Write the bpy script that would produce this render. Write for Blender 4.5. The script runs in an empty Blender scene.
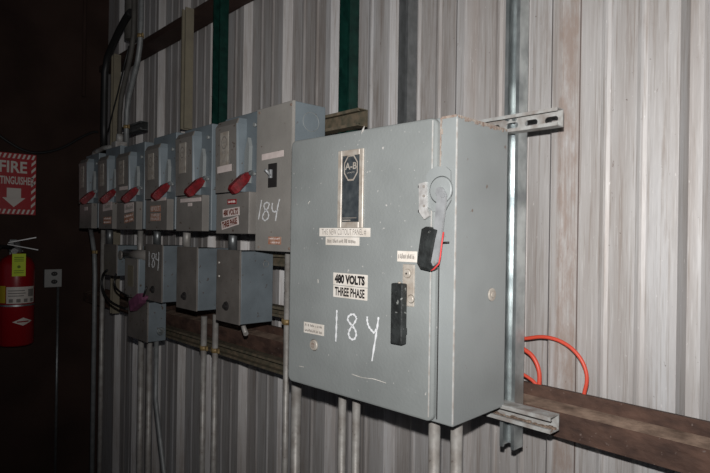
import bpy, bmesh, math, random
from mathutils import Vector, Matrix, noise
random.seed(4)
C = bpy.context.scene.collection
H = 1.70                      # camera height above the floor
F_PX = 560.0
YAW, PITCH, ROLL = .7515, .0005, .0151
Fw = Vector((-math.cos(YAW)*math.cos(PITCH), math.sin(YAW)*math.cos(PITCH), math.sin(PITCH)))
Rt = Vector((math.sin(YAW), math.cos(YAW), 0.)); Up = Rt.cross(Fw)
R2 = Rt*math.cos(ROLL)+Up*math.sin(ROLL); U2 = -Rt*math.sin(ROLL)+Up*math.cos(ROLL)

def ray(u, v): return Fw+R2*((u-355)/F_PX)-U2*((v-236.5)/F_PX)
def at(u, v, y=None, x=None):
    d = ray(u, v)
    t = y/d.y if y is not None else x/d.x
    return Vector((d.x*t, d.y*t, d.z*t+H))
def hit(u, v, p, n):
    d = ray(u, v); o = Vector((0, 0, H))
    t = (p-o).dot(n)/d.dot(n)
    return o+d*t
def zat(u, v, y): return at(u, v, y).z
def xat(u, v, y): return at(u, v, y).x

# ------------------------------------------------------------------ materials
def mat(name, col, rough=.5, metal=0., spec=.5, bump=0., bscale=60., mottle=0., mscale=8., mcol=None,
        specks=None, spscale=70., spth=.68, stretch=None):
    m = bpy.data.materials.new(name); m.use_nodes = True
    nt = m.node_tree; N = nt.nodes; L = nt.links
    b = N['Principled BSDF']
    b.inputs['Base Color'].default_value = (*col, 1)
    b.inputs['Roughness'].default_value = rough; b.inputs['Metallic'].default_value = metal
    b.inputs['Specular IOR Level'].default_value = spec
    tc = N.new('ShaderNodeTexCoord'); src = tc.outputs['Object']
    if stretch:
        mp = N.new('ShaderNodeMapping'); mp.inputs['Scale'].default_value = stretch
        L.new(src, mp.inputs['Vector']); src = mp.outputs[0]
    cur = None
    def rgb(c):
        n = N.new('ShaderNodeRGB'); n.outputs[0].default_value = (*c, 1); return n.outputs[0]
    def mix(a, bb, fac):
        n = N.new('ShaderNodeMix'); n.data_type = 'RGBA'
        L.new(fac, n.inputs[0]); L.new(a, n.inputs[6]); L.new(bb, n.inputs[7]); return n.outputs[2]
    def nz(scale, lo, hi, det=4, s=None):
        n = N.new('ShaderNodeTexNoise'); n.inputs['Scale'].default_value = scale; n.inputs['Detail'].default_value = det
        L.new(s or src, n.inputs['Vector'])
        r = N.new('ShaderNodeMapRange'); r.inputs[1].default_value = lo; r.inputs[2].default_value = hi
        L.new(n.outputs['Fac'], r.inputs[0]); return r.outputs[0]
    if mottle > 0:
        mc = mcol or tuple(c*(1-mottle) for c in col)
        cur = mix(rgb(col), rgb(mc), nz(mscale, .35, .7))
    if specks:
        cur = mix(cur or rgb(col), rgb(specks), nz(spscale, spth, spth+.05, 2, tc.outputs['Object']))
    if cur is not None: L.new(cur, b.inputs['Base Color'])
    if bump > 0:
        n = N.new('ShaderNodeTexNoise'); n.inputs['Scale'].default_value = bscale; n.inputs['Detail'].default_value = 5
        L.new(src, n.inputs['Vector'])
        bp = N.new('ShaderNodeBump'); bp.inputs['Strength'].default_value = bump; bp.inputs['Distance'].default_value = .004
        L.new(n.outputs['Fac'], bp.inputs['Height']); L.new(bp.outputs[0], b.inputs['Normal'])
    return m

M = {}
M['paint'] = mat('grey_enamel', (.27, .292, .292), .42, 0, .5, .12, 120, .16, 5, None, (.16, .12, .10), 38, .735)
M['paint_door'] = mat('grey_enamel_door', (.268, .288, .284), .36, 0, .5, .15, 150, .22, 5, None, (.50, .49, .47), 75, .715)
M['paint_tall'] = mat('warm_grey_enamel', (.34, .325, .30), .42, 0, .5, .15, 110, .2, 9, None, (.16, .12, .10), 60, .70)
M['paint_dull'] = mat('dull_grey_enamel', (.245, .230, .212), .33, 0, .5, .15, 110, .25, 9, None, (.09, .06, .045), 45, .69)
M['paint_blue'] = mat('blue_grey_enamel', (.185, .222, .245), .45, 0, .5, .1, 110, .2, 9, None, (.09, .07, .06), 45, .70)
M['box_paint'] = mat('dimmed_grey_enamel', (.175, .160, .146), .4, 0, .5, .15, 110, .3, 12, None, (.09, .06, .045), 60, .67)  # lower box fronts: flash falloff put into a darker enamel colour
M['box_side'] = mat('dimmed_blue_grey_enamel', (.145, .172, .190), .45, 0, .5, .1, 110, .25, 12, None, (.08, .06, .05), 60, .68)  # lower box sides, darkened the same way for flash falloff
M['paint_edge'] = mat('pale_enamel_edge', (.46, .47, .46), .45, 0, .5, .1, 90, .3, 60, (.34, .31, .28))  # paler enamel for the door bead, corner edge and glint dab
M['rust_trim'] = mat('rusty_edge', (.22, .155, .125), .85, 0, .2, .5, 200, .5, 90, (.38, .35, .31))
M['galv'] = mat('galvanized_steel', (.62, .67, .67), .38, .85, .5, .08, 120, .2, 14, (.26, .29, .30))
M['galv_dirty'] = mat('dirty_galvanized_steel', (.40, .41, .40), .6, .15, .4, .3, 120, .4, 35, (.22, .19, .17))
M['galv_dark'] = mat('dark_galvanized_steel', (.26, .275, .28), .42, .75, .4, .15, 120, .3, 30)
M['emt'] = mat('conduit_zinc', (.36, .35, .33), .48, .25, .5, .2, 90, .3, 30, (.24, .22, .20), (.12, .09, .08), 60, .7)
M['emt_grey'] = mat('grey_conduit_zinc', (.22, .23, .23), .5, .2, .5, .2, 90, .3, 30)
M['olive'] = mat('olive_stained_steel', (.085, .080, .055), .65, .1, .4, .4, 90, .6, 40, (.19, .145, .10))
M['beige_strut'] = mat('beige_painted_steel', (.22, .195, .14), .55, .1, .4, .2, 90, .35, 20, (.18, .16, .12))
M['green'] = mat('dark_green_paint', (.006, .034, .026), .30, 0, .3, .35, 60, .3, 30, (.003, .016, .013))
M['rust'] = mat('rusty_iron', (.105, .060, .044), .8, .05, .3, .8, 45, .7, 16, (.042, .025, .020), (.15, .115, .10), 90, .69, (1, 2, 2))
M['rust_dust'] = mat('dusty_rust', (.32, .23, .175), .9, 0, .2, .5, 80, .5, 20, (.09, .06, .045))
M['rust_red'] = mat('red_brown_primer_iron', (.050, .028, .022), .75, .05, .3, .5, 50, .6, 9, (.035, .02, .016))
M['dirt'] = mat('gritty_debris', (.34, .26, .20), .95, 0, .1, .9, 160, .6, 60, (.14, .10, .08))
M['black'] = mat('black_plastic', (.010, .010, .010), .5)
M['black_grip'] = mat('scuffed_black_rubber', (.030, .034, .034), .5, 0, .4, .4, 160, .4, 40, (.012, .013, .013), (.20, .21, .20), 85, .68)
M['gasket'] = mat('dark_gap', (.012, .010, .010), .9)
M['white_paint'] = mat('white_paint_marker', (.80, .82, .84), .6)
M['label_white'] = mat('off_white_label', (.80, .76, .70), .55, 0, .4, .05, 80, .25, 25, (.62, .57, .50))
M['label_pink'] = mat('pinkish_label_tape', (.85, .74, .70), .35, 0, .5, 0, 80, .2, 30)
M['label_rust'] = mat('orange_brown_label', (.42, .17, .10), .55, 0, .4, 0, 80, .3, 50, (.5, .36, .28))
M['label_red'] = mat('red_label', (.30, .02, .025), .4)
M['ink'] = mat('black_ink', (.02, .018, .018), .6)
M['ink_grey'] = mat('faded_grey_ink', (.24, .22, .20), .7)
M['ink_rust'] = mat('dark_red_ink', (.16, .035, .02), .6)
M['beige_metal'] = mat('beige_brushed_trim', (.48, .45, .40), .4, .1, .5, .1, 90, .3, 40, (.33, .28, .23))
M['nameplate'] = mat('dark_nameplate', (.035, .042, .048), .3, 0, .5, .1, 140, .4, 50, (.07, .08, .085))
M['bracket_steel'] = mat('pale_bracket_steel', (.55, .55, .54), .4, .2, .5, .2, 90, .3, 60, (.34, .33, .32))
M['lever_steel'] = mat('worn_lever_steel', (.42, .44, .45), .4, .3, .5, .2, 90, .3, 30, (.28, .29, .30))
M['red_handle'] = mat('red_plastic_handle', (.19, .012, .016), .35, 0, .5, .1, 90, .35, 60, (.09, .008, .01))
M['red_line'] = mat('red_cord_edge', (.55, .05, .05), .5)
M['magenta'] = mat('faded_magenta_plastic', (.17, .055, .11), .5, 0, .4, .1, 60, .4, 40)
M['extinguisher_red'] = mat('extinguisher_red_enamel', (.30, .006, .010), .3, 0, .5)
M['sign_red'] = mat('sign_red', (.42, .012, .018), .4)
M['sign_white'] = mat('sign_white', (.72, .66, .60), .5)
M['tag_yellow'] = mat('yellow_green_tag', (.62, .80, .04), .6)
M['label_yellow'] = mat('yellow_label', (.50, .38, .02), .6)
M['tag_ink'] = mat('green_tag_print', (.18, .26, .02), .7)
M['chrome'] = mat('chrome', (.24, .24, .24), .4, .5)
M['plate'] = mat('grey_outlet_plate', (.30, .30, .29), .5, .2)
M['orange'] = mat('orange_cable_jacket', (.60, .075, .042), .45, 0, .5)
M['brass'] = mat('yellowed_zinc_strap', (.34, .25, .11), .5, .3, .5, .2, 80, .4, 60, (.20, .13, .06))
M['pipe_dark'] = mat('dark_grey_pipe_paint', (.085, .080, .072), .6, 0, .3, .2, 40, .3, 20)
M['end_wall'] = mat('dark_brown_end_wall', (.050, .030, .024), .9, 0, .15, .2, 20, .4, 3)
M['dark'] = mat('dark_concrete', (.03, .026, .024), .9, 0, .2, .3, 10)

def siding():
    m = bpy.data.materials.new('weathered_galvanized_siding'); m.use_nodes = True
    nt = m.node_tree; N = nt.nodes; L = nt.links; b = N['Principled BSDF']
    tc = N.new('ShaderNodeNewGeometry')
    def mp(s):
        n = N.new('ShaderNodeMapping'); n.inputs['Scale'].default_value = s
        L.new(tc.outputs['Position'], n.inputs['Vector']); return n.outputs[0]
    def nz(vec, scale, lo, hi, det=5, rough=.55):
        n = N.new('ShaderNodeTexNoise'); n.inputs['Scale'].default_value = scale
        n.inputs['Detail'].default_value = det; n.inputs['Roughness'].default_value = rough
        L.new(vec, n.inputs['Vector'])
        r = N.new('ShaderNodeMapRange'); r.inputs[1].default_value = lo; r.inputs[2].default_value = hi
        L.new(n.outputs['Fac'], r.inputs[0]); return r.outputs[0]
    def mix(a, c, f, k=1.):
        n = N.new('ShaderNodeMix'); n.data_type = 'RGBA'
        if k != 1.:
            q = N.new('ShaderNodeMath'); q.operation = 'MULTIPLY'; q.inputs[1].default_value = k
            L.new(f, q.inputs[0]); f = q.outputs[0]
        L.new(f, n.inputs[0])
        if isinstance(a, tuple): n.inputs[6].default_value = (*a, 1)
        else: L.new(a, n.inputs[6])
        n.inputs[7].default_value = (*c, 1); return n.outputs[2]
    streak = mp((1, 1, .07))
    c = mix((.47, .458, .450), (.32, .290, .272), nz(streak, 19, .40, .72))
    c = mix(c, (.54, .55, .565), nz(streak, 9, .50, .68), .6)
    c = mix(c, (.24, .20, .17), nz(mp((1, 1, .022)), 170, .52, .66, 4, .65), .55)
    c = mix(c, (.58, .575, .57), nz(mp((1, 1, .03)), 210, .55, .68, 4, .6), .5)
    c = mix(c, (.27, .22, .19), nz(mp((1, 1, .12)), 14, .56, .70, 8, .75), .6)
    c = mix(c, (.15, .11, .09), nz(mp((1, 1, .25)), 90, .665, .71, 6, .75), .8)
    c = mix(c, (.70, .69, .68), nz(mp((1, 1, .3)), 120, .66, .70, 5, .7), .65)
    c = mix(c, (.12, .09, .075), nz(mp((1, 1, 1)), 75, .735, .76, 3, .6), .8)
    # brown stain bleeding down beside the sheet lap
    sp = N.new('ShaderNodeSeparateXYZ'); L.new(tc.outputs['Position'], sp.inputs[0])
    a = N.new('ShaderNodeMath'); a.operation = 'ADD'; a.inputs[1].default_value = LAPX; L.new(sp.outputs[0], a.inputs[0])
    ab = N.new('ShaderNodeMath'); ab.operation = 'ABSOLUTE'; L.new(a.outputs[0], ab.inputs[0])
    r = N.new('ShaderNodeMapRange'); r.inputs[1].default_value = .024; r.inputs[2].default_value = .016
    L.new(ab.outputs[0], r.inputs[0])
    q = N.new('ShaderNodeMath'); q.operation = 'MULTIPLY'; L.new(r.outputs[0], q.inputs[0])
    L.new(nz(mp((1, 1, .3)), 22, .36, .58, 6, .7), q.inputs[1])
    c = mix(c, (.29, .225, .19), q.outputs[0], .8)
    a2 = N.new('ShaderNodeMath'); a2.operation = 'ADD'; a2.inputs[1].default_value = .6555; L.new(sp.outputs[0], a2.inputs[0])
    ab2 = N.new('ShaderNodeMath'); ab2.operation = 'ABSOLUTE'; L.new(a2.outputs[0], ab2.inputs[0])
    lt = N.new('ShaderNodeMath'); lt.operation = 'LESS_THAN'; lt.inputs[1].default_value = .0014; L.new(ab2.outputs[0], lt.inputs[0])
    c = mix(c, (.12, .085, .07), lt.outputs[0], .8)
    L.new(c, b.inputs['Base Color'])
    b.inputs['Roughness'].default_value = .55; b.inputs['Metallic'].default_value = .2
    n = N.new('ShaderNodeTexNoise'); n.inputs['Scale'].default_value = 70; L.new(mp((1, 1, .25)), n.inputs['Vector'])
    bp = N.new('ShaderNodeBump'); bp.inputs['Strength'].default_value = .25; bp.inputs['Distance'].default_value = .003
    L.new(n.outputs['Fac'], bp.inputs['Height']); L.new(bp.outputs[0], b.inputs['Normal'])
    return m

# ------------------------------------------------------------------ mesh helpers
class MB:
    def __init__(s): s.b = bmesh.new(); s.mi = 0
    def _mark(s, faces, smooth=False):
        for f in faces: f.material_index = s.mi; f.smooth = smooth
    def box(s, x0, x1, y0, y1, z0, z1, bev=0., seg=2):
        t = bmesh.new()
        bmesh.ops.create_cube(t, size=1)
        for v in t.verts:
            v.co = Vector((x0+(v.co.x+.5)*(x1-x0), y0+(v.co.y+.5)*(y1-y0), z0+(v.co.z+.5)*(z1-z0)))
        if bev: bmesh.ops.bevel(t, geom=t.edges[:], offset=bev, segments=seg, affect='EDGES', profile=.5)
        return s.merge(t, bev > 0)
    def merge(s, t, smooth=False):
        mp = {}
        for v in t.verts: mp[v] = s.b.verts.new(v.co)
        for f in t.faces:
            try:
                nf = s.b.faces.new([mp[v] for v in f.verts]); nf.material_index = s.mi; nf.smooth = False
            except ValueError: pass
        t.free(); return s
    def loft(s, rings, cap=True, smooth=False, close=True):
        R = [[s.b.verts.new(p) for p in r] for r in rings]; n = len(R[0])
        for i in range(len(R)-1):
            for j in range(n if close else n-1):
                k = (j+1) % n
                f = s.b.faces.new((R[i][j], R[i][k], R[i+1][k], R[i+1][j])); f.smooth = smooth; f.material_index = s.mi
        if cap:
            for r, rev in ((R[0], True), (R[-1], False)):
                f = s.b.faces.new(list(reversed(r)) if rev else r); f.material_index = s.mi
        return s
    def extrude(s, poly, vec): return s.loft([poly, [p+vec for p in poly]])
    def tube(s, pts, r, n=12, cap=True):
        pts = [Vector(p) for p in pts]; rings = []
        ref = None
        for i, p in enumerate(pts):
            d = (pts[min(i+1, len(pts)-1)]-pts[max(i-1, 0)]).normalized()
            if ref is None:
                ref = d.orthogonal().normalized()
            ref = (ref-d*ref.dot(d)).normalized(); o = d.cross(ref)
            rr = r[i] if isinstance(r, (list, tuple)) else r
            rings.append([p+(ref*math.cos(a)+o*math.sin(a))*rr for a in [2*math.pi*k/n for k in range(n)]])
        return s.loft(rings, cap, True)
    def disc(s, c, nrm, r, h, n=20, r2=None):
        nrm = Vector(nrm).normalized(); c = Vector(c)
        return s.tube([c, c+nrm*h], [r, r if r2 is None else r2], n)
    def lathe(s, c, prof, n=28):
        c = Vector(c)
        rings = [[c+Vector((r*math.cos(a), r*math.sin(a), z)) for a in [2*math.pi*k/n for k in range(n)]] for r, z in prof]
        return s.loft(rings, True, True)
    def ribbon(s, pts, w, nrm, h=.0006):
        """painted stroke lying on a plane with normal nrm"""
        nrm = Vector(nrm).normalized(); rings = []
        for i, p in enumerate(pts):
            d = (pts[min(i+1, len(pts)-1)]-pts[max(i-1, 0)]).normalized(); o = d.cross(nrm).normalized()
            ww = w*(.75+.35*math.sin(i*1.7+.6)) if 0 < i < len(pts)-1 else w*.6
            rings.append([p-o*ww/2, p+o*ww/2, p+o*ww/2+nrm*h, p-o*ww/2+nrm*h])
        return s.loft(rings)
    def build(s, name, mats, parent=None):
        me = bpy.data.meshes.new(name)
        if not isinstance(mats, (list, tuple)): mats = [mats]
        for m in mats: me.materials.append(m)
        bmesh.ops.recalc_face_normals(s.b, faces=s.b.faces[:])
        o = bpy.data.objects.new(name, me); C.objects.link(o)
        if parent:
            inv = world(parent).inverted()
            for v in s.b.verts: v.co = inv @ v.co
            o.parent = parent
        else:
            vs = [v.co for v in s.b.verts]
            c = Vector(((min(v.x for v in vs)+max(v.x for v in vs))/2, (min(v.y for v in vs)+max(v.y for v in vs))/2, min(v.z for v in vs)))
            for v in s.b.verts: v.co -= c
            o.location = c
        s.b.to_mesh(me); s.b.free()
        return o
def world(o):
    m = Matrix.LocRotScale(o.location, o.rotation_euler, None)
    return world(o.parent) @ m if o.parent else m
def tag(o, label, cat, group=None, kind=None):
    if label: o['label'] = label
    if cat: o['category'] = cat
    if group: o['group'] = group
    if kind: o['kind'] = kind
    return o
def thing(name, label, cat, loc, rz=0, group=None):
    o = bpy.data.objects.new(name, None); C.objects.link(o)
    o.location = loc; o.rotation_euler = (0, 0, rz); o.empty_display_size = .05
    return tag(o, label, cat, group)

def text_into(mb, txt, o, X, Z, w, h, nrm, mi=1, lift=.0012, bold=0.):
    """lettering lying on a plane, fitted into w x h from lower-left corner o"""
    cu = bpy.data.curves.new('t', 'FONT'); cu.body = txt; cu.size = 1; cu.offset = bold; cu.resolution_u = 3
    ob = bpy.data.objects.new('t', cu); C.objects.link(ob)
    dg = bpy.context.evaluated_depsgraph_get(); dg.update()
    me = bpy.data.meshes.new_from_object(ob.evaluated_get(dg))
    xs = [v.co.x for v in me.vertices]; ys = [v.co.y for v in me.vertices]
    if xs:
        x0, x1, y0, y1 = min(xs), max(xs), min(ys), max(ys)
        nv = [mb.b.verts.new(o+X*((v.co.x-x0)/(x1-x0)*w)+Z*((v.co.y-y0)/(y1-y0)*h)+nrm*lift) for v in me.vertices]
        for p in me.polygons:
            try:
                f = mb.b.faces.new([nv[i] for i in p.vertices]); f.material_index = mi
            except ValueError: pass
    bpy.data.objects.remove(ob); bpy.data.curves.remove(cu); bpy.data.meshes.remove(me)

def slab(mb, o, X, Z, w, h, nrm, t=.0008):
    P = [o, o+X*w, o+X*w+Z*h, o+Z*h]
    mb.loft([P, [p+nrm*t for p in P]])

def sticker(parent, plane, px, lines, mats, name='sticker', label=None, tilt=0., bold=.0):
    """px=(u0, v_top, v_bottom at the left edge, u1); plane=(point, normal, X)"""
    p, n, X = plane; Z = Vector((0, 0, 1)); u0, vt, vb, u1 = px
    tl = hit(u0, vt, p, n); bl = hit(u0, vb, p, n); br = hit(u1, vb, p, n)
    w = (br-bl).dot(X); h = (tl-bl).dot(Z)
    if tilt:
        X2 = X*math.cos(tilt)+Z*math.sin(tilt); Z = Z*math.cos(tilt)-X*math.sin(tilt); X = X2
    mb = MB(); slab(mb, bl, X, Z, w, h, n)
    k = len(lines)
    for i, t in enumerate(lines):
        if not t: continue
        hh = h/k
        if t[0] == '~':          # worn, unreadable print
            rr = random.Random(int(w*1e5)+i); xx = w*.06
            while xx < w*.92:
                g = w*(.02+.02*rr.random())
                if rr.random() > .18:
                    hb_ = hh*(.25+.25*rr.random())
                    mb.b.faces.ensure_lookup_table(); slab(mb, bl+X*xx+Z*(h-hh*(i+1)+hh*(.25+.1*rr.random()))+n*.0009, X, Z, g*.6, hb_, n, .0003)
                    for f in list(mb.b.faces)[-6:]: f.material_index = 1
                xx += g
            continue
        text_into(mb, t, bl+X*w*.05+Z*(h-hh*(i+1)+hh*.13), X, Z, w*.88, hh*.76, n, 1, .0013, bold)
    o = mb.build(name, mats, parent)
    if label: o['label'] = label
    return o

def cprof(A, B, w=.041, d=.041, t=.0026, lip=.009, curl=.007):
    """strut channel cross-section: A across the open face, B from the open face to the web"""
    q = [(lip, curl), (lip, 0), (0, 0), (0, d), (w, d), (w, 0), (w-lip, 0), (w-lip, curl),
         (w-lip+t, curl), (w-lip+t, t), (w-t, t), (w-t, d-t), (t, d-t), (t, t), (lip-t, t), (lip-t, curl)]
    return [A*a+B*b for a, b in q]
def strut(name, m, p0, vec, A, B, label, cat='steel channel', group=None, parent=None, mb=None, w=.041, d=.041):
    mb = mb or MB()
    mb.extrude([p0+p for p in cprof(A, B, w, d)], vec)
    o = mb.build(name, m, parent)
    if not parent: tag(o, label, cat, group)
    return o
EX, EY, EZ = Vector((1, 0, 0)), Vector((0, 1, 0)), Vector((0, 0, 1))

# ------------------------------------------------------------------ setting
YT, YP = 1.356, 1.391          # rib crests, pans between them
LAPX = .677                    # the sheet lap
def rx(k): return (-1.631+.225*k)*YT if k < 6 else -.368+.305*(k-6)
XL = -4.03
M['siding'] = siding()
pts = [(XL-.02, YP)]
for k in range(-9, 12):
    xs = rx(k)
    if xs-.05 < XL: continue
    if k == 5: pts += [(xs-.049, YP), (xs-.027, YT), (xs, YT), (xs+.0295, YP-.0022), (xs+.030, YP)]
    else: pts += [(xs-.057, YP), (xs-.027, YT), (xs, YT), (xs+.020, YP)]
    for off in (.1, .185):
        b = xs+off
        pts += [(b-.016, YP), (b-.006, YP-.004), (b, YP-.004), (b+.008, YP)]
mb = MB()
bot = [mb.b.verts.new((x, y, 0)) for x, y in pts]; top = [mb.b.verts.new((x, y, 4.2)) for x, y in pts]
bot2 = [mb.b.verts.new((x, YP+.03, 0)) for x, y in (pts[0], pts[-1])]; top2 = [mb.b.verts.new((x, YP+.03, 4.2)) for x, y in (pts[0], pts[-1])]
for i in range(len(pts)-1): mb.b.faces.new((bot[i], bot[i+1], top[i+1], top[i]))
mb.b.faces.new((bot2[0], bot2[1], top2[1], top2[0]))
o = mb.build('wall_back', M['siding']); o['kind'] = 'structure'
mb = MB(); mb.box(XL-.1, XL, -3.5, YP+.03, 0, 4.2); o = mb.build('wall_left', M['end_wall']); o['kind'] = 'structure'
mb = MB(); mb.box(XL-.1, 2.2, -3.5, YP+.1, -.1, 0); o = mb.build('floor', M['dark']); o['kind'] = 'structure'
mb = MB(); mb.box(XL-.1, 2.2, -3.5, YP+.1, 4.2, 4.3); o = mb.build('ceiling', M['dark']); o['kind'] = 'structure'

# ------------------------------------------------------------------ girts
YG = 1.250
YL = 1.302
zt = (zat(525, 382.5, YL)+zat(600, 398.0, YL)+zat(700, 417, YL))/3
zl_ = (zat(525, 394, YL)+zat(600, 411, YL)+zat(700, 436, YL))/3
zs = (zat(600, 421.5, YG)+zat(690, 446, YG))/2
zb = (zat(560, 434, YG)+zat(654, 469, YG))/2
t = .007
q = [(YT-.001, zt-.014), (YL, zt-.002), (YL, zl_), (YG, zs), (YG, zb), (YG+t, zb), (YG+t, zs-t), (YL+t, zl_-t), (YL+t, zt-.002-t), (YT-.001, zt-.014-t)]
mb = MB(); mb.extrude([Vector((XL, y, z)) for y, z in q], Vector((1.6-XL, 0, 0)))
o = mb.build('steel_girt', [M['rust'], M['rust_dust']])
for p in o.data.polygons:
    if p.area > .1 and abs(p.center.y+o.location.y-(YL+YG)/2) < .01 and p.center.z+o.location.z > (zl_+zs)/2-.004: p.material_index = 1
tag(o, 'rusty brown steel beam running along the metal wall under the orange cables', 'steel beam')
# upper beam: an angle with its wide flange underneath
zu = zat(149, 57, YT-.001)
mb = MB()
q = [(YG, zu+.035), (YG+.008, zu+.035), (YG+.008, zu+.008), (YT-.001, zu+.008), (YT-.001, zu), (YG, zu)]
mb.extrude([Vector((-3.78, y, z)) for y, z in q], Vector((4.25, 0, 0)))
tag(mb.build('steel_girt', M['rust_red']), 'dark brown steel beam high on the metal wall, crossing behind the green channels', 'steel beam')

# ------------------------------------------------------------------ vertical channels
def vstrut(name, m, u, v, yf, z0, z1, label, group=None, w=.041, d=.041):
    x = xat(u, v, yf)
    return strut(name, m, Vector((x, yf, z0)), Vector((0, 0, z1-z0)), EX, EY, label, group=group, w=w, d=d)
YV = 1.208
vstrut('steel_channel', M['galv'], 499.5, 440, YV, zat(512, 450, YV), 3.9, 'bright galvanized channel standing upright just right of the large grey cabinet', w=.040, d=.040)
vstrut('steel_channel', M['galv_dark'], 398.5, 50, YV, 1.35, 3.9, 'dull blue-grey upright channel rising behind the middle of the large cabinet', w=.036)
vstrut('steel_channel', M['green'], 339, 60, YV, 1.70, 3.9, 'dark green upright channel rising behind the left end of the large cabinet', w=.050)
vstrut('steel_channel', M['green'], 212.5, 60, YV, 1.75, 3.9, 'dark green upright channel rising behind the switch with the 480 volts sticker', w=.062)
vstrut('steel_channel', M['beige_strut'], 180.8, 80, YV, zat(184, 128, YV), zat(184, 8, YV), 'beige upright channel with its top just under the dark beam, left of the green ones', w=.043)
vstrut('steel_channel', M['beige_strut'], 110.5, 100, YV, zat(115, 150, YV), zat(115, 53, YV), 'narrow beige upright channel beside the bent conduit at the far left end', w=.047)
vstrut('steel_channel', M['beige_strut'], 110, 290, YV, zat(113, 314, YV), 1.72, 'short beige channel end below the small box next to the far corner', w=.041)

# ------------------------------------------------------------------ horizontal channels (left run)
YH = 1.167
def hstrut(m, zc, x0, x1, label, h=.041, name='steel_channel', d=.041):
    return strut(name, m, Vector((x0, YH, zc)), Vector((x1-x0, 0, 0)), EZ, EY, label, w=h, d=d)
zr = zat(326, 131.5, YH); xr = xat(367.7, 118, YH+.041)
hstrut(M['olive'], zr, -3.55, xr, 'olive stained horizontal channel holding the row of red-handled switches', h=zat(326, 115, YH)-zr)
z1 = zat(278, 266, YH); hstrut(M['olive'], z1, -3.3, -1.30, 'olive horizontal channel behind the tops of the lower grey boxes')
z1 = zat(278, 317, YH); hstrut(M['olive'], z1, -2.6, -1.30, 'olive horizontal channel low behind the largest of the lower grey boxes', h=.036)
z1 = zat(250, 364.5, YH)
zlow = z1; hstrut(M['olive'], z1, -2.72, -1.28, 'dirty slotted horizontal channel under the brown beam, crossed by two conduits', h=.045)
hstrut(M['galv_dark'], zat(138, 130, YH), xat(117, 127, YH), xat(140.5, 127, YH), 'short dark channel piece clamped to the bent conduit', h=.045)

# ------------------------------------------------------------------ big cabinet
O = Vector((-.7172, .960, H+.2602)); RZ = .0528
W, D, HH = .5344, .2166, .6591
cab = thing('safety_switch_cabinet', 'large grey steel switch cabinet with black nameplate, 480 volts sticker and white painted 184', 'electrical cabinet',
            O+Matrix.Rotation(RZ, 3, 'Z') @ Vector((-W/2, D/2, -HH)), RZ)
LM = Matrix.Translation(O) @ Matrix.Rotation(RZ, 4, 'Z')
LX = (Matrix.Rotation(RZ, 3, 'Z') @ EX); LN = (Matrix.Rotation(RZ, 3, 'Z') @ -EY)
def lb(mb):                     # local cabinet frame -> world
    for v in mb.b.verts: v.co = LM @ v.co
    return mb
mb = MB(); mb.box(-W, 0, .0, D, -HH, 0, .003); mb_body = lb(mb).build('enclosure', M['paint'], cab)
DT = .014                        # door stands proud of the enclosure
DF = O+LN*DT
xd = ((LM.inverted() @ hit(437, 118, DF, LN)).x+(LM.inverted() @ hit(432, 420, DF, LN)).x)/2
# door: pressed plate with rounded corners and a returned rim
mb = MB()
def rrect(x0, x1, z0, z1, r, y, n=5):
    P = []
    for cx, cz, a0 in ((x1-r, z1-r, 0), (x0+r, z1-r, 90), (x0+r, z0+r, 180), (x1-r, z0+r, 270)):
        for i in range(n+1):
            a = math.radians(a0+90*i/n); P.append(Vector((cx+r*math.cos(a), y, cz+r*math.sin(a))))
    return P
X0, X1, Z0, Z1 = -W+.006, xd, -HH+.003, -.001
mb.loft([rrect(X0, X1, Z0, Z1, .016, -.001), rrect(X0, X1, Z0, Z1, .016, -DT+.004), rrect(X0+.0015, X1-.0015, Z0+.0015, Z1-.0015, .015, -DT+.001),
         rrect(X0+.005, X1-.005, Z0+.005, Z1-.005, .012, -DT)], True, False)
door = lb(mb).build('door', M['paint_door'], cab)
# pale bend line near the latch edge, front corner edge, rusty top seam
mb = MB(); mb.box(X1-.0115, X1-.0085, -DT-.0008, -DT+.001, Z0+.01, Z1-.006)
lb(mb).build('edge_bead', M['paint_edge'], door)
mb = MB()
mb.box(xd+.004, -.002, -.0012, .004, -.004, .0012)
for i in range(26):
    t = i/26; y = .004+t*(D-.01); s = .003+random.random()*.007
    mb.box(-.001-random.random()*.003, .0009, y, y+.007, -s, .0008)
for i in range(12):
    z = -.001-i*.012; mb.box(xd+.0005, xd+.002+random.random()*.006*(1-i/12), -.0016, .001, z-.012, z)
lb(mb).build('rusty_seam', M['rust_trim'], cab)
mb = MB(); mb.box(xd+.0006, xd+.0030, -.0008, .001, -HH+.008, -.145); lb(mb).build('door_gap', M['gasket'], cab)
mb = MB(); mb.tube([hit(364.5, 126, DF, LN), hit(363, 130, DF+LN*.0015, LN), hit(360.5, 135, DF, LN)], [.001, .0028, .001], 8); mb.build('glint_dab', M['paint_edge'], door)  # pale raised dab added to make the flash glint on the door
mb = MB(); mb.box(-.0022, .0006, -.0006, .0022, -HH+.006, -.008)
lb(mb).build('corner_edge', M['paint_edge'], cab)
# flange notch dark line
plane = (DF, LN, LX)
def dp(u, v, lift=0): return hit(u, v, DF+LN*lift, LN)
def lx(u, v, pl=DF): return (LM.inverted() @ hit(u, v, pl, LN))
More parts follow.
